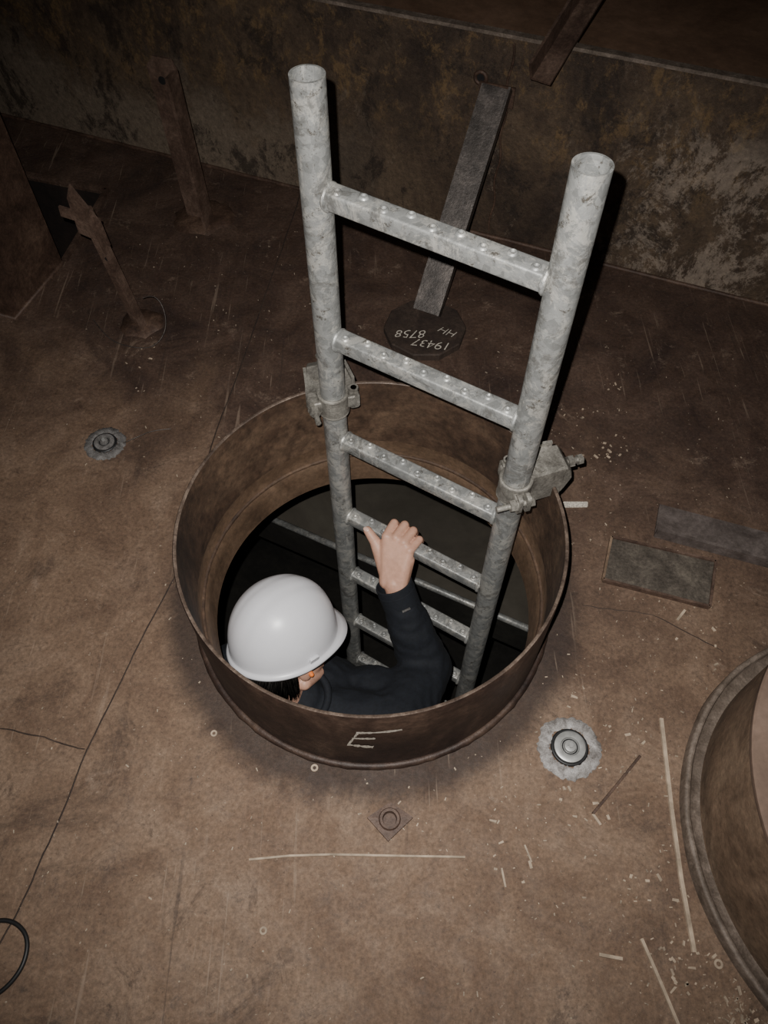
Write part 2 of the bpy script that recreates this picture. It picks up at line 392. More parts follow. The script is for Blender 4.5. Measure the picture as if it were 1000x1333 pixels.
def stroke(name,p,q,w=.0045,m=M_chalk,par=None):
    bm=bmesh.new(); k=14; rows=[]
    p=V(p);q=V(q);d=(q-p).normalized();nn=V((-d.y,d.x))
    for i in range(k+1):
        c=p.lerp(q,i/k); ww=w*(.6+.7*noise.noise(V((i*.9,p.x*50,p.y*40)))+.2)
        row=[]
        for s in (-.5,.5):
            t=c+nn*s*ww; rr=R+.0009
            y=CC.y-math.sqrt(rr*rr-(t.x-CC.x)**2); row.append(bm.verts.new((t.x,y,t.y)))
        rows.append(row)
    for a,b in zip(rows,rows[1:]): bm.faces.new((a[0],a[1],b[1],b[0]))
    return bm_obj(name,bm,m,par)
stroke('chalk_e_stem',(-.041,.182),(-.060,.112),.005,M_chalk,co)
stroke('chalk_e_top',(-.044,.180),(.029,.186),.011,M_chalk,co)
stroke('chalk_e_mid',(-.052,.150),(-.014,.152),.010,M_chalk,co)
stroke('chalk_e_low',(-.061,.114),(-.018,.106),.012,M_chalk,co)

C2=V((.900,.245,0)); e=empty('covered_manhole_coaming')
bm=bmesh.new(); lathe(bm,C2,[(.392,0),(.391,.022),(.389,.026),(.382,.026),(.380,.022),(.379,.004),(.356,.004)],128,.002); bm_obj('base_flange',bm,M_edge2,e,True)
bm=bmesh.new(); lathe(bm,C2,[(.358,0),(.358,.25)],128); bm_obj('coaming_wall',bm,M_wall2,e,True)
bm=bmesh.new(); rg=lathe(bm,C2,[(.352,.25),(.368,.25),(.370,.253),(.370,.262),(.367,.265),(.34,.266)],128)
bm.faces.new(rg[-1]); bm.faces.new(rg[0][::-1]); autosmooth(bm_obj('lid_plate',bm,M_lid,e))

# ------------------------------------------------------------------ ladder
SL=V((-.0986,1.011,0)); SR=V((.236,.807,0)); EX=(SR-SL).normalized(); EN=V((-EX.y,EX.x,0))
lad=empty('scaffold_ladder')
for nm,s,zt in (('stile_a',SL,.888),('stile_b',SR,.891)):
    bm=bmesh.new(); add_tube(bm,s+V((0,0,-2.2)),s+V((0,0,zt)),.0242,.0208,48); autosmooth(bm_obj(nm,bm,M_galv,lad),40)
rz=[.721-.282*k for k in range(11)]
for k,z in enumerate(rz):
    bm=bmesh.new()
    p0=SL+EX*.021+V((0,0,z));p1=SR-EX*.021+V((0,0,z))
    add_profile(bm,rrect(.032,.030,.004,3),p0,p1)
    for pe,sg in ((p0,1),(p1,-1)):
        torus(bm,pe+EX*sg*.002+V((0,0,-.001)),.0185,.0042,28,8,.5,EX)
    o=bm_obj('rung_%d'%(k+1),bm,M_galv,lad); autosmooth(o,40)
    bm=bmesh.new(); nb=9
    for i in range(nb):
        t=.040+(.392-.080)*i/(nb-1); off=.0050*(1 if i%2 else -1)
        c=SL+EX*t+EN*off+V((0,0,z+.0148))
        rg=lathe(bm,c,[(.0082,0),(.0068,.0022),(.0050,.0034),(.0036,.0032),(.0028,.0008),(.0006,.0006)],18)
        bm.faces.new(rg[-1])
    bm_obj('rung_%d_dimples'%(k+1),bm,M_galv,lad,True)

# ------------------------------------------------------------------ clamps
def clamp(name,S,w,side,tshift,ro):
    e=empty(name); rd=V((S.x-CC.x,S.y-CC.y,0)); rs=rd.length; rd.normalize(); tg=V((-rd.y,rd.x,0))
    if side<0: tg=-tg
    zc=HR+.022
    bm=bmesh.new(); add_tube(bm,S+V((0,0,zc-.024)),S+V((0,0,zc+.022)),.0300,.0246,36)
    torus(bm,S+V((0,0,zc+.022)),.0275,.0036,36,8); torus(bm,S+V((0,0,zc-.024)),.0275,.0036,36,8)
    autosmooth(bm_obj('coupler_band',bm,M_clamp,e))
    bm=bmesh.new()
    for s in (1,-1):
        c=S+tg*s*.040+V((0,0,zc))
        add_profile(bm,rrect(.020,.040,.006,3),c-rd*.012,c-rd*.004)
        add_profile(bm,rrect(.020,.040,.006,3),c+rd*.004,c+rd*.012)
        add_profile(bm,rrect(.014,.030,.004,3),S+tg*s*.026+V((0,0,zc))-rd*.008,S+tg*s*.040+V((0,0,zc))-rd*.008)
    autosmooth(bm_obj('lugs',bm,M_clamp,e))
    bm=bmesh.new()
    for s in (1,-1):
        c=S+tg*s*.041+V((0,0,zc))
        if s<0:
            add_profile(bm,circ(.0055,16),c+rd*.016,c-rd*.050)
            add_profile(bm,circ(.0115,6),c-rd*.013,c-rd*.025)
            add_tube(bm,c-rd*.012,c-rd*.0135,.013,.006,20)
            add_profile(bm,circ(.010,6),c+rd*.012,c+rd*.020)
        else:
            add_profile(bm,circ(.006,16),c-V((0,0,.026)),c+V((0,0,.026)))
            add_profile(bm,circ(.0095,14),c+V((0,0,.020)),c+V((0,0,.026)))
    autosmooth(bm_obj('eyebolts',bm,M_clamp,e))
    o0=V((CC.x,CC.y,0))+tg*tshift
    jr=[(rs+.026,HR+.040),(.368,HR+.042),(ro-.006,HR+.030),(ro,HR+.006),(ro-.012,HR-.022),(.366,HR-.030),(.3545,HR-.022),(.3525,HR+.006),(.3410,HR+.006),(.338,HR-.024),(rs+.034,HR-.022),(rs+.026,HR-.006)]
    bm=bmesh.new(); rows=[]
    for s in (-1,-.92,.92,1):
        row=[]
        for r_,z_ in jr:
            f=1-.45*max(0,(r_-.32)/.08); ins=.003 if abs(s)==1 else 0
            zz=z_-(ins if z_>HR else -ins*.3)
            row.append(bm.verts.new(o0+rd*r_+tg*(s*w*.5*f)+V((0,0,zz))))
        rows.append(row)
    nn=len(jr)
    for A_,B_ in zip(rows,rows[1:]):
        for i in range(nn): bm.faces.new((A_[i],A_[(i+1)%nn],B_[(i+1)%nn],B_[i]))
    bm.faces.new(rows[0][::-1]); bm.faces.new(rows[-1])
    for s in (-1,1):
        for r0,r1,z0,z1 in ((rs+.024,.360,HR-.026,HR+.050),):
            add_profile(bm,rect(.006,z1-z0),o0+rd*r0+tg*s*w*.46+V((0,0,(z0+z1)/2)),o0+rd*r1+tg*s*w*.40+V((0,0,(z0+z1)/2)))
    autosmooth(bm_obj('rim_jaw',bm,M_clamp,e),30)
    bm=bmesh.new(); c=o0+V((0,0,HR+.012))+tg*.004
    add_profile(bm,circ(.0065,16),c+rd*.36,c+rd*(ro+.033)); add_profile(bm,circ(.012,6),c+rd*(ro+.003),c+rd*(ro+.013)); add_profile(bm,circ(.0105,6),c+rd*(ro+.022),c+rd*(ro+.031))
    autosmooth(bm_obj('jaw_bolt',bm,M_clamp,e))
    bm=bmesh.new(); c=o0+rd*(rs+.05)+tg*w*.14+V((0,0,HR+.039))
    add_profile(bm,circ(.009,18),c,c+V((0,0,.006))); c2=c-tg*w*.34
    add_profile(bm,circ(.009,18),c2,c2+V((0,0,.006)))
    autosmooth(bm_obj('jaw_rivets',bm,M_clamp,e))
clamp('scaffold_beam_clamp',SL,.100,-1,0,.395)
clamp('scaffold_beam_clamp',SR,.078,1,.026,.384)

# ------------------------------------------------------------------ uprights, braces
e=empty('angle_iron_upright')
b0=V((-.527,1.953,0)); bm=bmesh.new()
xd=V((.94,-.34,0)).normalized(); yd=V((0,0,1)).cross(xd)
base=b0-xd*.046; ln=V((-.012,0,.43))
add_profile(bm,[(0,0),(.082,0),(.082,-.05),(.074,-.05),(.074,-.008),(0,-.008)],base,base+ln,x=xd)
autosmooth(bm_obj('angle_leg',bm,M_brk,e))
bm=bmesh.new()
c=base+ln; vsq=[(0,0),(.082,0),(.070,.026),(.022,.026)]
a_=[bm.verts.new(c+xd*u+V((0,0,v))) for u,v in vsq]; b_=[bm.verts.new(c+xd*u-yd*.008+V((0,0,v))) for u,v in vsq]
for i in range(4): bm.faces.new((a_[i],a_[(i+1)%4],b_[(i+1)%4],b_[i]))
bm.faces.new(a_[::-1]);bm.faces.new(b_); bm_obj('clipped_head',bm,M_brk,e)
bm=bmesh.new(); h0=c+xd*.036-yd*.0095+V((0,0,-.03)); add_profile(bm,circ(.010,16),h0,h0+yd*.002); bm_obj('bolt_hole',bm,M_black,e)
bm=bmesh.new(); lathe(bm,b0+V((0,.01,0)),[(.085,0),(.075,.006),(.05,.010),(.0,.012)],24,.02); bm_obj('base_weld',bm,M_rustb,e,True)

e=empty('flat_bar_upright')
b1=V((-.631,1.518,0)); t1=V((-.664,1.513,.355)); bm=bmesh.new()
add_profile(bm,[(0,0),(.040,0),(.040,-.024),(.035,-.024),(.035,-.005),(0,-.005)],b1-V((.02,0,0)),t1-V((.02,0,0)),x=V((.95,-.3,0)))
autosmooth(bm_obj('bar_leg',bm,M_brk,e))
bm=bmesh.new(); tpx=t1-V((.02,0,0)); xq=V((.95,-.3,0)).normalized(); yq=V((0,0,1)).cross(xq)
vsq=[(-.012,-.07),(.060,-.09),(.056,-.03),(.010,.055),(-.008,.02)]
a_=[bm.verts.new(tpx+xq*u-yq*.006+V((0,0,v))) for u,v in vsq]; b_=[bm.verts.new(tpx+xq*u-yq*.012+V((0,0,v))) for u,v in vsq]
for i in range(5): bm.faces.new((a_[i],a_[(i+1)%5],b_[(i+1)%5],b_[i]))
bm.faces.new(a_[::-1]);bm.faces.new(b_); bm_obj('pointed_head',bm,M_brk,e)
bm=bmesh.new(); add_profile(bm,[(0,0),(.026,0),(.026,-.006),(.006,-.006),(.006,-.026),(0,-.026)],tpx-xq*.040-yq*.016+V((0,0,-.030)),tpx+xq*.044-yq*.016+V((0,0,-.040)),x=V((0,0,1)))
autosmooth(bm_obj('cross_cleat',bm,M_brk,e))
bm=bmesh.new(); hq=tpx.lerp(b1-V((.02,0,0)),.4)+xq*.018-yq*.0062; add_profile(bm,circ(.006,14),hq,hq+yq*.001); bm_obj('bolt_hole_b',bm,M_black,e)
bm=bmesh.new(); lathe(bm,b1,[(.055,0),(.045,.008),(.0,.012)],20,.015); bm_obj('base_weld_b',bm,M_rustb,e,True)
curve('tie_wire',[(-.60,1.50,.10),(-.56,1.50,.12),(-.54,1.46,.05),(-.58,1.42,.004),(-.66,1.43,.003),(-.72,1.47,.003),(-.76,1.53,.003)],.0012,M_greyst,e,nurbs=True)

e=empty('diagonal_channel_brace')
bm=bmesh.new(); s0=V((.112,1.535,.022)); s1=V((.272,1.868,.425)); ax=(s1-s0).normalized()
xx=V((.93,-.36,0)); cp=[(-.038,0),(.038,0),(.038,-.030),(.032,-.030),(.032,-.007),(-.038,-.007)]
X_=(xx-ax*xx.dot(ax)).normalized(); Y_=ax.cross(X_)
if Y_.y<0: cp=[(u,-v) for u,v in cp]
add_profile(bm,cp,s0,s1,x=xx)
autosmooth(bm_obj('angle_section',bm,M_greyst,e))
bm=bmesh.new(); add_profile(bm,rect(.09,.05),wallp(.285,.40,-.006)+V((-.01,0,0)),wallp(.285,.40,-.0005)+V((-.01,0,0)),x=WD); bm_obj('end_cleat',bm,M_rustb,e)
bm=bmesh.new(); rg=lathe(bm,V((.105,1.485,0)),[(.106,0),(.106,.017),(.103,.020)],10); bm.faces.new(rg[-1])
bm_obj('base_plate',bm,M_seam,e)
def text(s,loc,size,rz,par):
    cu=bpy.data.curves.new('t','FONT'); cu.body=s; cu.size=size; cu.align_x='CENTER'; cu.align_y='CENTER'; cu.offset=-.0005; cu.shear=.25
    o=bpy.data.objects.new('t',cu); COL.objects.link(o)
    me=bpy.data.meshes.new_from_object(o.evaluated_get(bpy.context.evaluated_depsgraph_get())); bpy.data.objects.remove(o)
    me.materials.clear(); me.materials.append(M_chalk)
    # uneven hand-painted strokes
    for v in me.vertices:
        k=noise.noise(V((v.co.x*60,v.co.y*60,len(s)))); v.co.x+=k*.0016; v.co.y+=noise.noise(V((v.co.x*45,7,v.co.y*45)))*.003
    o=bpy.data.objects.new('paint_'+s,me); COL.objects.link(o); o.location=loc; o.rotation_euler=(0,0,rz); o.parent=par
text('8758',(.070,1.458,.0212),.039,math.radians(178),e)
text('19437',(.122,1.420,.0212),.039,math.radians(168),e)
text('HH',(.164,1.464,.0212),.032,math.radians(150),e)

e=empty('overhead_angle_brace')
bm=bmesh.new(); d0=V((.322,1.734,.483)); dd=(V((.40,1.848,.545))-d0).normalized()
add_profile(bm,[(0,0),(.05,0),(.05,-.006),(.006,-.006),(.006,-.045),(0,-.045)],d0+V((0,0,.03)),d0+dd*1.3+V((0,0,.03)),x=V((.8,-.55,0)))
autosmooth(bm_obj('angle',bm,M_brk,e))

# ------------------------------------------------------------------ floor items
def prism(name,poly,z0,z1,m,par=None,bev=0):
    bm=bmesh.new(); a=[bm.verts.new((*p,z0)) for p in poly]; b=[bm.verts.new((*p,z1)) for p in poly]; n=len(poly)
    for i in range(n): bm.faces.new((a[i],a[(i+1)%n],b[(i+1)%n],b[i]))
    bm.faces.new(a[::-1]); bm.faces.new(b)
    bmesh.ops.recalc_face_normals(bm,faces=bm.faces)
    if bev: bmesh.ops.bevel(bm,geom=list(bm.edges),offset=bev,segments=2,affect='EDGES')
    return bm_obj(name,bm,m,par)
def floor_disc(name,c,r,ringm,s):
    e=empty(name); c=V((*c,0))
    bm=bmesh.new(); rg=lathe(bm,c,[(r,0),(r*.98,.003),(r*.62,.005),(r*.60,.004)],90,r*.10,9); bm_obj('flaked_outer_ring',bm,ringm,e,True)
    bm=bmesh.new(); lathe(bm,c,[(r*.60,.003),(r*.58,.0065),(r*.50,.0065),(r*.48,.003)],64); bm_obj('black_gasket',bm,M_black,e,True)
    bm=bmesh.new(); rg=lathe(bm,c,[(r*.50,.003),(r*.49,.009),(r*.40,.0105),(r*.30,.010),(r*.27,.007),(r*.20,.007),(r*.18,.013),(r*.10,.014),(r*.02,.014)],64); bm.faces.new(rg[-1]); autosmooth(bm_obj('metal_hub',bm,M_metal if s else M_ringd,e),30)
    bm=bmesh.new(); add_profile(bm,circ(r*.09,6),c+V((0,0,.013)),c+V((0,0,.018))); bm_obj('hub_nut',bm,M_metal,e)
    bm=bmesh.new(); torus(bm,c+V((0,0,.008)),r*.235,r*.022,40,6); bm_obj('hub_groove_ring',bm,M_black,e,True)
floor_disc('round_deck_plug',(.3355,.414),.057,M_ring,1)
floor_disc('round_deck_plug',(-.6465,1.117),.047,M_ringd,0)

sq=[V((.011,.319)),V((.05,.293)),V((.007,.255)),V((-.029,.293))]
e=empty('square_plate_washer'); cc=sum(sq,V((0,0)))/4
bm=bmesh.new()
n=32
def sqpt(i,n):
    t=4*i/n; k=int(t)%4; f=t-int(t); return sq[k].lerp(sq[(k+1)%4],f)
rows=[]
for z in (0,.008): rows.append([bm.verts.new((*sqpt(i,n),z)) for i in range(n)])
ang0=[math.atan2(sqpt(i,n).y-cc.y,sqpt(i,n).x-cc.x) for i in range(n)]
for rr,z in ((.019,.0085),(.017,.013),(.0125,.013),(.011,.003)): rows.append([bm.verts.new((cc.x+rr*math.cos(a),cc.y+rr*math.sin(a),z)) for a in ang0])
for A_,B_ in zip(rows,rows[1:]):
    for i in range(n): bm.faces.new((A_[i],A_[(i+1)%n],B_[(i+1)%n],B_[i]))
bm.faces.new(rows[-1]); autosmooth(bm_obj('washer_body',bm,M_brk,e))

e=empty('deck_patch_plate')
pl=[V((.483,.858)),V((.69,.799)),V((.653,.694)),V((.449,.756))]
prism('plate_sheet',pl,0,.007,M_grey,e)
for i in range(4):
    a=pl[i];b=pl[(i+1)%4]; bm=bmesh.new(); add_profile(bm,rect(.005,.012),(*a,.006),(*b,.006)); autosmooth(bm_obj('edge_bead_%d'%i,bm,M_wall2 if i==3 else M_brk,e))
e=empty('loose_angle_bar')
bm=bmesh.new(); add_profile(bm,angle_prof(.085,.028,.007),(.575,.862,.002),(.98,.725,.002),x=V((.3,.95,0)))
autosmooth(bm_obj('bar',bm,M_barst,e))

prism('pale_chip',[V((.394,.953)),V((.448,.953)),V((.446,.939)),V((.395,.938))],0.0,.004,M_chalk,None,.001)
def strip(name,pts,w,h,m):
    bm=bmesh.new(); rows=[]
    P=[V((*p,0)) for p in pts]
    for i,p in enumerate(P):
        d=(P[min(i+1,len(P)-1)]-P[max(i-1,0)]).normalized(); s=V((-d.y,d.x,0))*w/2
        rows.append([bm.verts.new(p-s),bm.verts.new(p+s),bm.verts.new(p+s*.8+V((0,0,h))),bm.verts.new(p-s*.8+V((0,0,h)))])
    for A_,B_ in zip(rows,rows[1:]):
        for i in range(4): bm.faces.new((A_[i],A_[(i+1)%4],B_[(i+1)%4],B_[i]))
    bm.faces.new(rows[0][::-1]);bm.faces.new(rows[-1])
    return bm_obj(name,bm,m)
strip('thin_batten_strip',[(.513,.468),(.507,.40),(.499,.31),(.492,.20),(.490,.092)],.0080,.004,M_strip)
strip('thin_batten_strip',[(-.226,.227),(-.16,.233),(-.09,.235),(.02,.233),(.136,.231)],.0040,.003,M_strip)
strip('thin_batten_strip',[(.410,.111),(.429,.05),(.446,-.009)],.006,.004,M_strip)
strip('thin_batten_strip',[(.585,.668),(.605,.69)],.006,.003,M_strip)
strip('rusty_rod_offcut',[(.461,.399),(.41,.348),(.361,.300)],.005,.005,M_rustb)
strip('pale_offcut',[(.339,.089),(.375,.083)],.006,.004,M_strip)
strip('pale_offcut',[(.361,.300),(.372,.282)],.005,.003,M_strip)
strip('pale_offcut',[(.238,.250),(.247,.223)],.0035,.003,M_strip)
strip('pale_offcut',[(.196,.214),(.200,.185)],.004,.003,M_strip)
for p,r in (((-.124,.378),.0065),((-.193,.122),.006),((-.311,.440),.006),((.524,.076),.007)):
    bm=bmesh.new(); lathe(bm,V((*p,0)),[(r,0),(r,.003),(r*.5,.003),(r*.5,0)],18); bm_obj('small_washer',bm,M_strip)
def chip_cloud(name,cl,m,wl):
    bm=bmesh.new()
    for x,y,s,k in cl:
        for _ in range(k):
            px=random.gauss(x,s*.6);py=random.gauss(y,s*.6)
            if (V((px,py))-V((CC.x,CC.y))).length<.37 or (V((px,py))-V((C2.x,C2.y))).length<.40 or py>1.98-.405*px or (px<-.82 and py>1.5) or py<-.8: continue
            w=random.choice(wl);l=w*random.uniform(1,3.2);a=random.random()*3.14
            M=Matrix.Translation((px,py,0))@Matrix.Rotation(a,4,'Z')
            b=[bm.verts.new(M@V((u*l*random.uniform(.7,1.1),v*w*random.uniform(.5,1.2),zz*w*.6))) for zz in (0,1) for u,v in ((-.5,-.5),(.5,-.5),(.5,.5),(-.5,.5))]
            for f in ((0,3,2,1),(4,5,6,7),(0,1,5,4),(1,2,6,5),(2,3,7,6),(3,0,4,7)): bm.faces.new([b[i] for i in f])
    bm_obj(name,bm,m)
chip_cloud('scattered_debris_chips',[(.52,1.085,.035,22),(.441,1.217,.05,14),(.563,1.292,.03,8),(.459,.081,.035,22),(.55,.02,.05,60),(.45,.16,.07,26),(.20,.24,.09,20),(.05,.30,.03,8),(.36,.33,.05,12),(.45,.45,.12,18),(.62,.62,.06,10),(-.6,1.40,.04,5)],M_strip,(.0015,.002,.003,.0045))
chip_cloud('fine_deck_grit',[(0,.5,1.2,460),(.5,.2,.4,420),(.4,.9,.4,220),(-.3,1.7,.5,140),(.56,0,.06,160),(-.4,.3,.5,160)],M_chip,(.001,.0012,.0016,.0024))
curve('black_cable_loop',[(-.70,.10,.006),(-.66,.125,.006),(-.618,.138,.006),(-.588,.133,.007),(-.563,.111,.009),(-.560,.076,.010),(-.577,.047,.008),(-.602,.030,.006),(-.66,.0,.006),(-.75,-.02,.006)],.0036,M_black,nurbs=True)
curve('thin_tie_wire',[(-.60,1.11,.012),(-.57,1.12,.02),(-.54,1.15,.01),(-.50,1.16,.003)],.0009,M_greyst,nurbs=True)

# ------------------------------------------------------------------ tank space below
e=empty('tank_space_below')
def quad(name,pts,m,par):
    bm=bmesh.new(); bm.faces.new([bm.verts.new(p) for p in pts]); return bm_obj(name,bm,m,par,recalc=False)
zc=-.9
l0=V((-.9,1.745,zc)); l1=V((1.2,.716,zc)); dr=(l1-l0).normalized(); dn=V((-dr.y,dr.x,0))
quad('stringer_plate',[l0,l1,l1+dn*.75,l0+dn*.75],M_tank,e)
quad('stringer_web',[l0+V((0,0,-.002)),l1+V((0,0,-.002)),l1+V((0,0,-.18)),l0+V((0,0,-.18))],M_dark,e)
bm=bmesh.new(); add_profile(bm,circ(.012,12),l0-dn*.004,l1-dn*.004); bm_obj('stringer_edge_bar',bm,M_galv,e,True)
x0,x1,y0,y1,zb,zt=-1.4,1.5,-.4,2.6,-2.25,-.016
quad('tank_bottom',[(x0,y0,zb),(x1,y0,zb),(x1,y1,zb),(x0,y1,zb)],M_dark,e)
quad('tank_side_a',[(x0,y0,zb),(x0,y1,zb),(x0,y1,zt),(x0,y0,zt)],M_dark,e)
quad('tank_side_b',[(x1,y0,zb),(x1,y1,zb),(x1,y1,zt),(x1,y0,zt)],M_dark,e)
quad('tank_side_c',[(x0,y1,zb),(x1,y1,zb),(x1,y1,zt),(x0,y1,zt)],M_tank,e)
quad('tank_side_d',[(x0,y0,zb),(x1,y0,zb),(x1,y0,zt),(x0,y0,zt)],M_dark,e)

# ------------------------------------------------------------------ worker
wk=empty('worker')
G0=V((.042,.925,rz[3]))
def H(a,n,z): return G0+EX*a+EN*n+V((0,0,z))
Wp=H(.026,-.080,-.048)
bm=bmesh.new()
mcp=[H(-.030,-.020,.030),H(-.009,-.014,.034),H(.012,-.015,.032),H(.032,-.023,.025)]
pip=[H(-.034,.020,.030),H(-.010,.027,.033),H(.014,.025,.030),H(.036,.015,.024)]
dip=[H(-.032,.032,.006),H(-.009,.037,.008),H(.014,.035,.006),H(.035,.027,.002)]
tip=[H(-.028,.025,-.013),H(-.006,.028,-.015),H(.014,.027,-.015),H(.033,.024,-.014)]
for i in range(4):
    add_caps(bm,[mcp[i],pip[i],dip[i],tip[i]],[.0120,.0104,.0088,.0075] if i<3 else [.0110,.0092,.0078,.0066])
W1=Wp+V((0,0,.004))
for i in range(13):
    t=i/4; k=min(2,int(t)); f=t-k
    m_=mcp[k].lerp(mcp[k+1],f) if t<3 else mcp[3]
    w_=W1+(m_-mcp[1]-(mcp[2]-mcp[1])*.5)*.5
    add_caps(bm,[w_,w_.lerp(m_,.55)+V((0,0,.002)),m_-V((0,0,.0022))],[.020,.0165,.0116],14)
add_caps(bm,[H(.036,-.062,-.040),H(.037,-.034,.004)],[.020,.0145])
add_caps(bm,[H(.006,-.072,-.040),H(-.026,-.048,-.012),H(-.053,-.034,.009),H(-.078,-.025,.023)],[.0210,.0190,.0130,.0102])
add_ell(bm,H(-.053,-.034,.010),(.0134,.0134,.0126))
add_caps(bm,[H(-.016,-.048,-.008),H(-.029,-.028,.016)],[.0170,.0122])
EL=V((.105,.722,-.385))
add_caps(bm,[Wp+V((.002,.0,.002)),Wp+(EL-Wp)*.35],[.0265,.029])
organic('right_hand',bm,.0020,M_skin,wk,4)
bm=bmesh.new(); tt=H(-.079,-.029,.0322); add_ell(bm,tt,(.0080,.0056,.0022),Matrix.Rotation(math.atan2(EX.y,EX.x),3,'Z')@Matrix.Rotation(.35,3,'X')); bm_obj('thumbnail',bm,M_nail,wk,True)

SHR=V((.020,.560,-.325)); NB=V((-.175,.605,-.300)); SHL=V((-.365,.715,-.375))
fw=(EL-Wp).normalized(); cuff=Wp+fw*.046
CH=V((-.150,.655,-.50)); WA=V((-.12,.69,-.76)); PE=V((-.10,.70,-.93))
bm=bmesh.new()
add_caps(bm,[cuff,cuff.lerp(EL,.45),EL,EL.lerp(SHR,.5),SHR],[.0425,.054,.061,.072,.078],24)
LE=V((-.42,.80,-.63)); LW=V((-.30,.93,-.80))
add_caps(bm,[SHL,SHL.lerp(LE,.5),LE,LE.lerp(LW,.55),LW],[.068,.057,.050,.043,.034],24)
rotb=Matrix.Rotation(math.atan2(EX.y,EX.x),3,'Z')
add_ell(bm,CH,(.185,.125,.22),rotb,28); add_ell(bm,WA,(.155,.110,.20),rotb,28); add_ell(bm,PE,(.165,.12,.12),rotb,28)
add_ell(bm,(-.015,.640,-.375),(.100,.078,.080),rotb,24)
add_caps(bm,[SHR,NB+V((.05,-.02,-.02))],[.074,.066]); add_caps(bm,[SHL,NB+V((-.04,.02,-.02))],[.068,.062])
add_caps(bm,[NB+V((0,0,-.05)),NB+V((-.012,-.002,.010))],[.088,.062])
def folds(co):
    return .0045*noise.noise(co*15)+.0035*noise.noise(V((co.x*26,co.y*26,co.z*60)))+.002*noise.noise(co*60)
organic('jacket',bm,.007,M_jacket,wk,3,folds)
bm=bmesh.new(); add_tube(bm,cuff+fw*.012,cuff-fw*.046,.0438,.0395,40); torus(bm,cuff-fw*.046,.0416,.0024,40,8,0,fw); torus(bm,cuff-fw*.028,.0436,.0012,40,6,0,fw)
autosmooth(bm_obj('cuff_band',bm,M_jacket,wk),50)
bm=bmesh.new(); torus(bm,NB+V((-.012,-.002,.044)),.064,.009,40,8,.2,V((-.15,-.1,1))); bm_obj('collar_roll',bm,M_jacket,wk,True)
lc=cuff.lerp(EL,.02); upn=(V((0,-.3,1))-fw*fw.dot(V((0,-.3,1)))).normalized(); sx=fw.cross(upn)
bm=bmesh.new(); pp=lc+upn*.0450; add_profile(bm,rect(.020,.004),pp-upn*.002,pp+upn*.0015,x=sx); bm_obj('sleeve_label',bm,M_ringd,wk)
LC=(SL+SR)/2
def foot(a,z): return LC+EX*a+V((0,0,z))
bm=bmesh.new()
for s,fz in ((1,rz[8]),(-1,rz[9])):
    hip=PE+EX*(.085*s)+V((0,0,-.04)); an=foot(.085*s,fz+.10)-EN*.075
    kn=(hip+an)/2+EN*(.13 if s>0 else .05)+V((0,0,.03))
    add_caps(bm,[hip,hip.lerp(kn,.5),kn,kn.lerp(an,.4),an],[.095,.082,.062,.062,.046],24)
add_ell(bm,PE,(.16,.115,.12),rotb,24)
organic('trousers',bm,.008,M_trouser,wk,5,folds)
for nm,s,fz in (('right_boot',1,rz[8]),('left_boot',-1,rz[9])):
    bm=bmesh.new(); h=foot(.085*s,fz+.053)-EN*.085; t=h+EN*.19
    add_caps(bm,[h+V((0,0,.07)),h],[.047,.036]); add_caps(bm,[h,h.lerp(t,.55)+V((0,0,.004)),t-V((0,0,.002))],[.035,.038,.030])
    add_profile(bm,rrect(.075,.022,.009,3),h-EN*.030-V((0,0,.022)),t+EN*.018-V((0,0,.022)))
    organic(nm,bm,.005,M_boot,wk,3)
bm=bmesh.new(); ld=(LW-LE).normalized(); lx,ly,_=basis(ld)
c=LW+ld*.02
add_caps(bm,[LW,c+ld*.02],[.026,.028])
for i,(o_,ln) in enumerate(((-.030,.9),(-.010,1.),(.010,.95),(.030,.8))):
    k=c+ld*.075+lx*o_; p1=k+ld*.032*ln+ly*(-.016); p2=p1+ld*.008*ln+ly*(-.022); p3=p2-ld*.014+ly*(-.010)
    add_caps(bm,[c+lx*o_*.4,k],[.018,.012]); add_caps(bm,[k,p1,p2,p3],[.0105,.0090,.0080,.0070])
add_caps(bm,[c+lx*(-.012),c+lx*(-.042)+ld*.035-ly*.015,c+lx*(-.046)+ld*.065-ly*.025,c+lx*(-.040)+ld*.088-ly*.032],[.016,.0125,.0105,.0085])
organic('left_hand',bm,.003,M_skin,wk,4)

# --- head
yaw=math.radians(40); roll=math.radians(18); pitch=math.radians(12)
HM=Matrix.Translation((-.214,.682,-.140))@Matrix.Rotation(yaw,4,'Z')@Matrix.Rotation(pitch,4,'Y')@Matrix.Rotation(-roll,4,'X')@Matrix.Scale(.97,4)
bm=bmesh.new()
add_ell(bm,(-.005,0,.005),(.098,.076,.100),None,28); add_ell(bm,(.032,0,-.062),(.060,.056,.066),None,24)
add_ell(bm,(.072,0,-.112),(.020,.024,.016)); add_ell(bm,(.080,0,.006),(.018,.050,.012))
add_caps(bm,[(.088,0,-.008),(.108,0,-.040)],[.008,.0125]); add_ell(bm,(.103,.011,-.043),(.008,.007,.007)); add_ell(bm,(.103,-.011,-.043),(.008,.007,.007))
for s in (1,-1):
    add_ell(bm,(.062,.040*s,-.040),(.028,.020,.018))
    add_ell(bm,(-.006,.079*s,-.026),(.017,.008,.030),Matrix.Rotation(.25*s,3,'Z')); add_ell(bm,(.0,.075*s,-.048),(.010,.008,.012))
    add_caps(bm,[(.0,.058*s,-.085),(.055,.030*s,-.112)],[.016,.016])
add_caps(bm,[(-.030,0,-.060),(-.045,.0,-.155)],[.060,.062])
organic('head',bm,.0035,M_skin,wk,3,None,HM)
bm=bmesh.new()
for z,r in ((-.078,.0055),(-.086,.0065)): add_ell(bm,(.088,0,z),(.010,.023,r))
o=bm_obj('lips',bm,M_lip,wk,True); o.data.transform(HM)
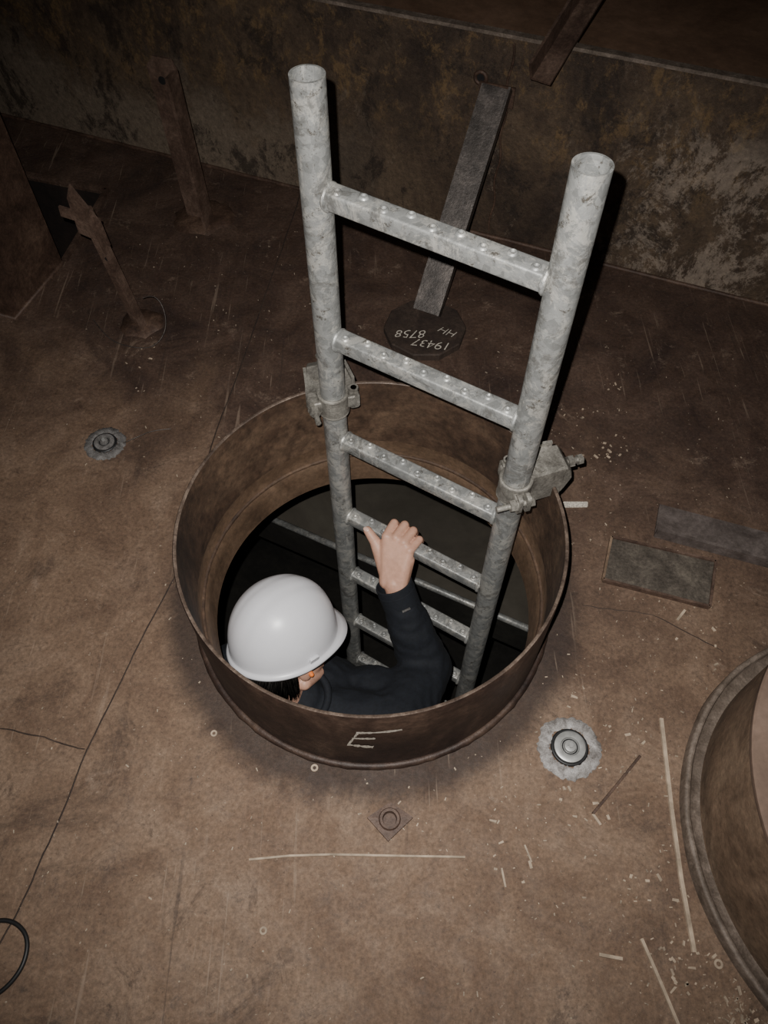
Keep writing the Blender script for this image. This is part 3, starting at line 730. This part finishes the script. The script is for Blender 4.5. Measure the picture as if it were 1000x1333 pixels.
for s in (1,-1):
    k_='l' if s>0 else 'r'
    bm=bmesh.new(); add_ell(bm,(.078,.030*s,-.014),(.014,.015,.011)); o=bm_obj('eye_'+k_,bm,M_eye,wk,True); o.data.transform(HM)
    bm=bmesh.new(); add_ell(bm,(.090,.030*s,-.014),(.0035,.006,.006)); o=bm_obj('iris_'+k_,bm,M_iris,wk,True); o.data.transform(HM)
    bm=bmesh.new(); add_caps(bm,[(.092,.018*s,.010),(.086,.044*s,.012)],[.003,.0025]); o=bm_obj('eyebrow_'+k_,bm,M_hair,wk,True); o.data.transform(HM)
bm=bmesh.new()
add_ell(bm,(-.010,0,.010),(.103,.081,.104),None,36)
dele=[v for v in bm.verts if (v.co.z<-.012 and v.co.x>-.022) or (v.co.x>.05 and v.co.z<.03) or v.co.z<-.075]
bmesh.ops.delete(bm,geom=dele,context='VERTS')
add_caps(bm,[(-.060,.045,-.045),(-.078,0,-.055),(-.060,-.045,-.045)],[.026,.030,.026])
for _ in range(1400):
    a=random.uniform(1.75,4.53); zz=random.uniform(-.085,.0); k=math.sqrt(max(.05,1-(zz/.12)**2))
    p=V((-.010+.098*math.cos(a)*k,.080*math.sin(a)*k,zz)); d=V((p.x*.25,p.y*.25,-.020-.012*random.random()))
    q_=V((-math.sin(a),math.cos(a),0))*.0016
    v3=[bm.verts.new(p+q_),bm.verts.new(p-q_),bm.verts.new(p+V((p.x*.03,p.y*.03,.002))),bm.verts.new(p+d)]
    bm.faces.new((v3[0],v3[1],v3[3])); bm.faces.new((v3[1],v3[2],v3[3])); bm.faces.new((v3[2],v3[0],v3[3]))
o=bm_obj('hair',bm,M_hair,wk,True); o.data.transform(HM)
for s,k_ in ((-1,'r'),(1,'l')):
    bm=bmesh.new(); add_caps(bm,[(.003,.080*s,-.030),(.002,.091*s,-.033)],[.006,.0055]); o=bm_obj('orange_earplug_'+k_,bm,M_orange,wk,True); o.data.transform(HM)
bm=bmesh.new()
for s in (1,-1): add_caps(bm,[(.100,.055*s,-.010),(.05,.074*s,-.010),(-.02,.084*s,-.008)],[.0028,.0025,.002],8)
o=bm_obj('glasses_temples',bm,M_blue,wk,True); o.data.transform(HM)
bm=bmesh.new()
for s in (1,-1): add_ell(bm,(.106,.032*s,-.018),(.003,.027,.018))
o=bm_obj('glasses_lenses',bm,M_black,wk,True); o.data.transform(HM)

# --- hard hat
hh=empty('hard_hat')
bm=bmesh.new(); n=96; rows=[]
zb=.024
def hat_r(a):
    ca=math.cos(a);sa=math.sin(a); A_=.124;B_=.110
    return 1/math.sqrt((ca/A_)**2+(sa/B_)**2)
K=22
for k in range(K+1):
    t=k/K*math.pi/2; row=[]
    for i in range(n):
        a=2*math.pi*i/n; r_=hat_r(a)*math.sin(t)**.90; z=zb+.138*math.cos(t)**.92 if t<math.pi/2-1e-6 else zb
        y=r_*math.sin(a); x=r_*math.cos(a)
        rid=0
        for yc,w,hgt in ((0,.020,.0018),(.040,.009,.0008),(-.040,.009,.0008)):
            rid+=hgt*math.exp(-((y-yc)/w)**4)
        fade=max(0,min(1,(math.cos(t)-.18)/.3)); z+=rid*fade
        row.append(bm.verts.new((x,y,z)))
    rows.append(row)
for j,(ext,dz) in enumerate(((.1,-.004),(.5,-.006),(1,-.010),(1.02,-.014),(.9,-.0145))):
    row=[]
    for i in range(n):
        a=2*math.pi*i/n; r_=hat_r(a); pk=max(0,math.cos(a))**2.5; wdt=.007+.020*pk
        rr=r_+wdt*ext
        row.append(bm.verts.new((rr*math.cos(a),rr*math.sin(a),zb+dz-(.014*pk*min(1,ext)))))
    rows.append(row)
for A_,B_ in zip(rows,rows[1:]):
    for i in range(n): bm.faces.new((A_[i],A_[(i+1)%n],B_[(i+1)%n],B_[i]))
bmesh.ops.remove_doubles(bm,verts=bm.verts,dist=1e-6)
bmesh.ops.recalc_face_normals(bm,faces=bm.faces)
o=bm_obj('hat_shell',bm,M_white,hh,True); o.data.transform(HM)
sm=o.modifiers.new('s','SOLIDIFY'); sm.thickness=.0025; sm.offset=-1
bm=bmesh.new()
for s in (1,-1):
    add_profile(bm,rrect(.022,.012,.002,2),(.0,.111*s,zb+.010),(.0,.117*s,zb+.008),x=V((1,0,0)))
o=bm_obj('accessory_slots',bm,M_white,hh); autosmooth(o); o.data.transform(HM)
bm=bmesh.new(); prev=None
for i in range(25):
    a=math.radians(100+160*i/24); p=V((-.004+.104*math.cos(a),.086*math.sin(a),.004-.020*math.cos((a-math.pi)*1.0)))
    v=[bm.verts.new(p+V((0,0,.008))),bm.verts.new(p-V((0,0,.008)))]
    if prev: bm.faces.new((prev[0],prev[1],v[1],v[0]))
    prev=v
o=bm_obj('nape_strap',bm,M_black,hh,True); o.data.transform(HM)

# ------------------------------------------------------------------ light: phone flash beside the lens, faint ambient
ld=bpy.data.lights.new('phone_flash','SPOT'); ld.energy=135; ld.spot_size=math.radians(102); ld.spot_blend=1.0; ld.shadow_soft_size=.004; ld.color=(1.,.97,.92)
lo=bpy.data.objects.new('phone_flash',ld); lo.location=(-.026,.030,1.414); lo.rotation_euler=(math.radians(32.5),0,0); COL.objects.link(lo)
w=bpy.data.worlds.new('World'); bpy.context.scene.world=w; w.use_nodes=True
w.node_tree.nodes['Background'].inputs[0].default_value=(.9,.85,.8,1); w.node_tree.nodes['Background'].inputs[1].default_value=.02

cam=bpy.data.cameras.new('camera'); cam.sensor_fit='VERTICAL'; cam.sensor_height=24; cam.lens=18.0; cam.clip_start=.01
c=bpy.data.objects.new('camera',cam); c.location=(0,0,1.396); c.rotation_euler=(math.radians(33.6),0,0); COL.objects.link(c)
bpy.context.scene.camera=c
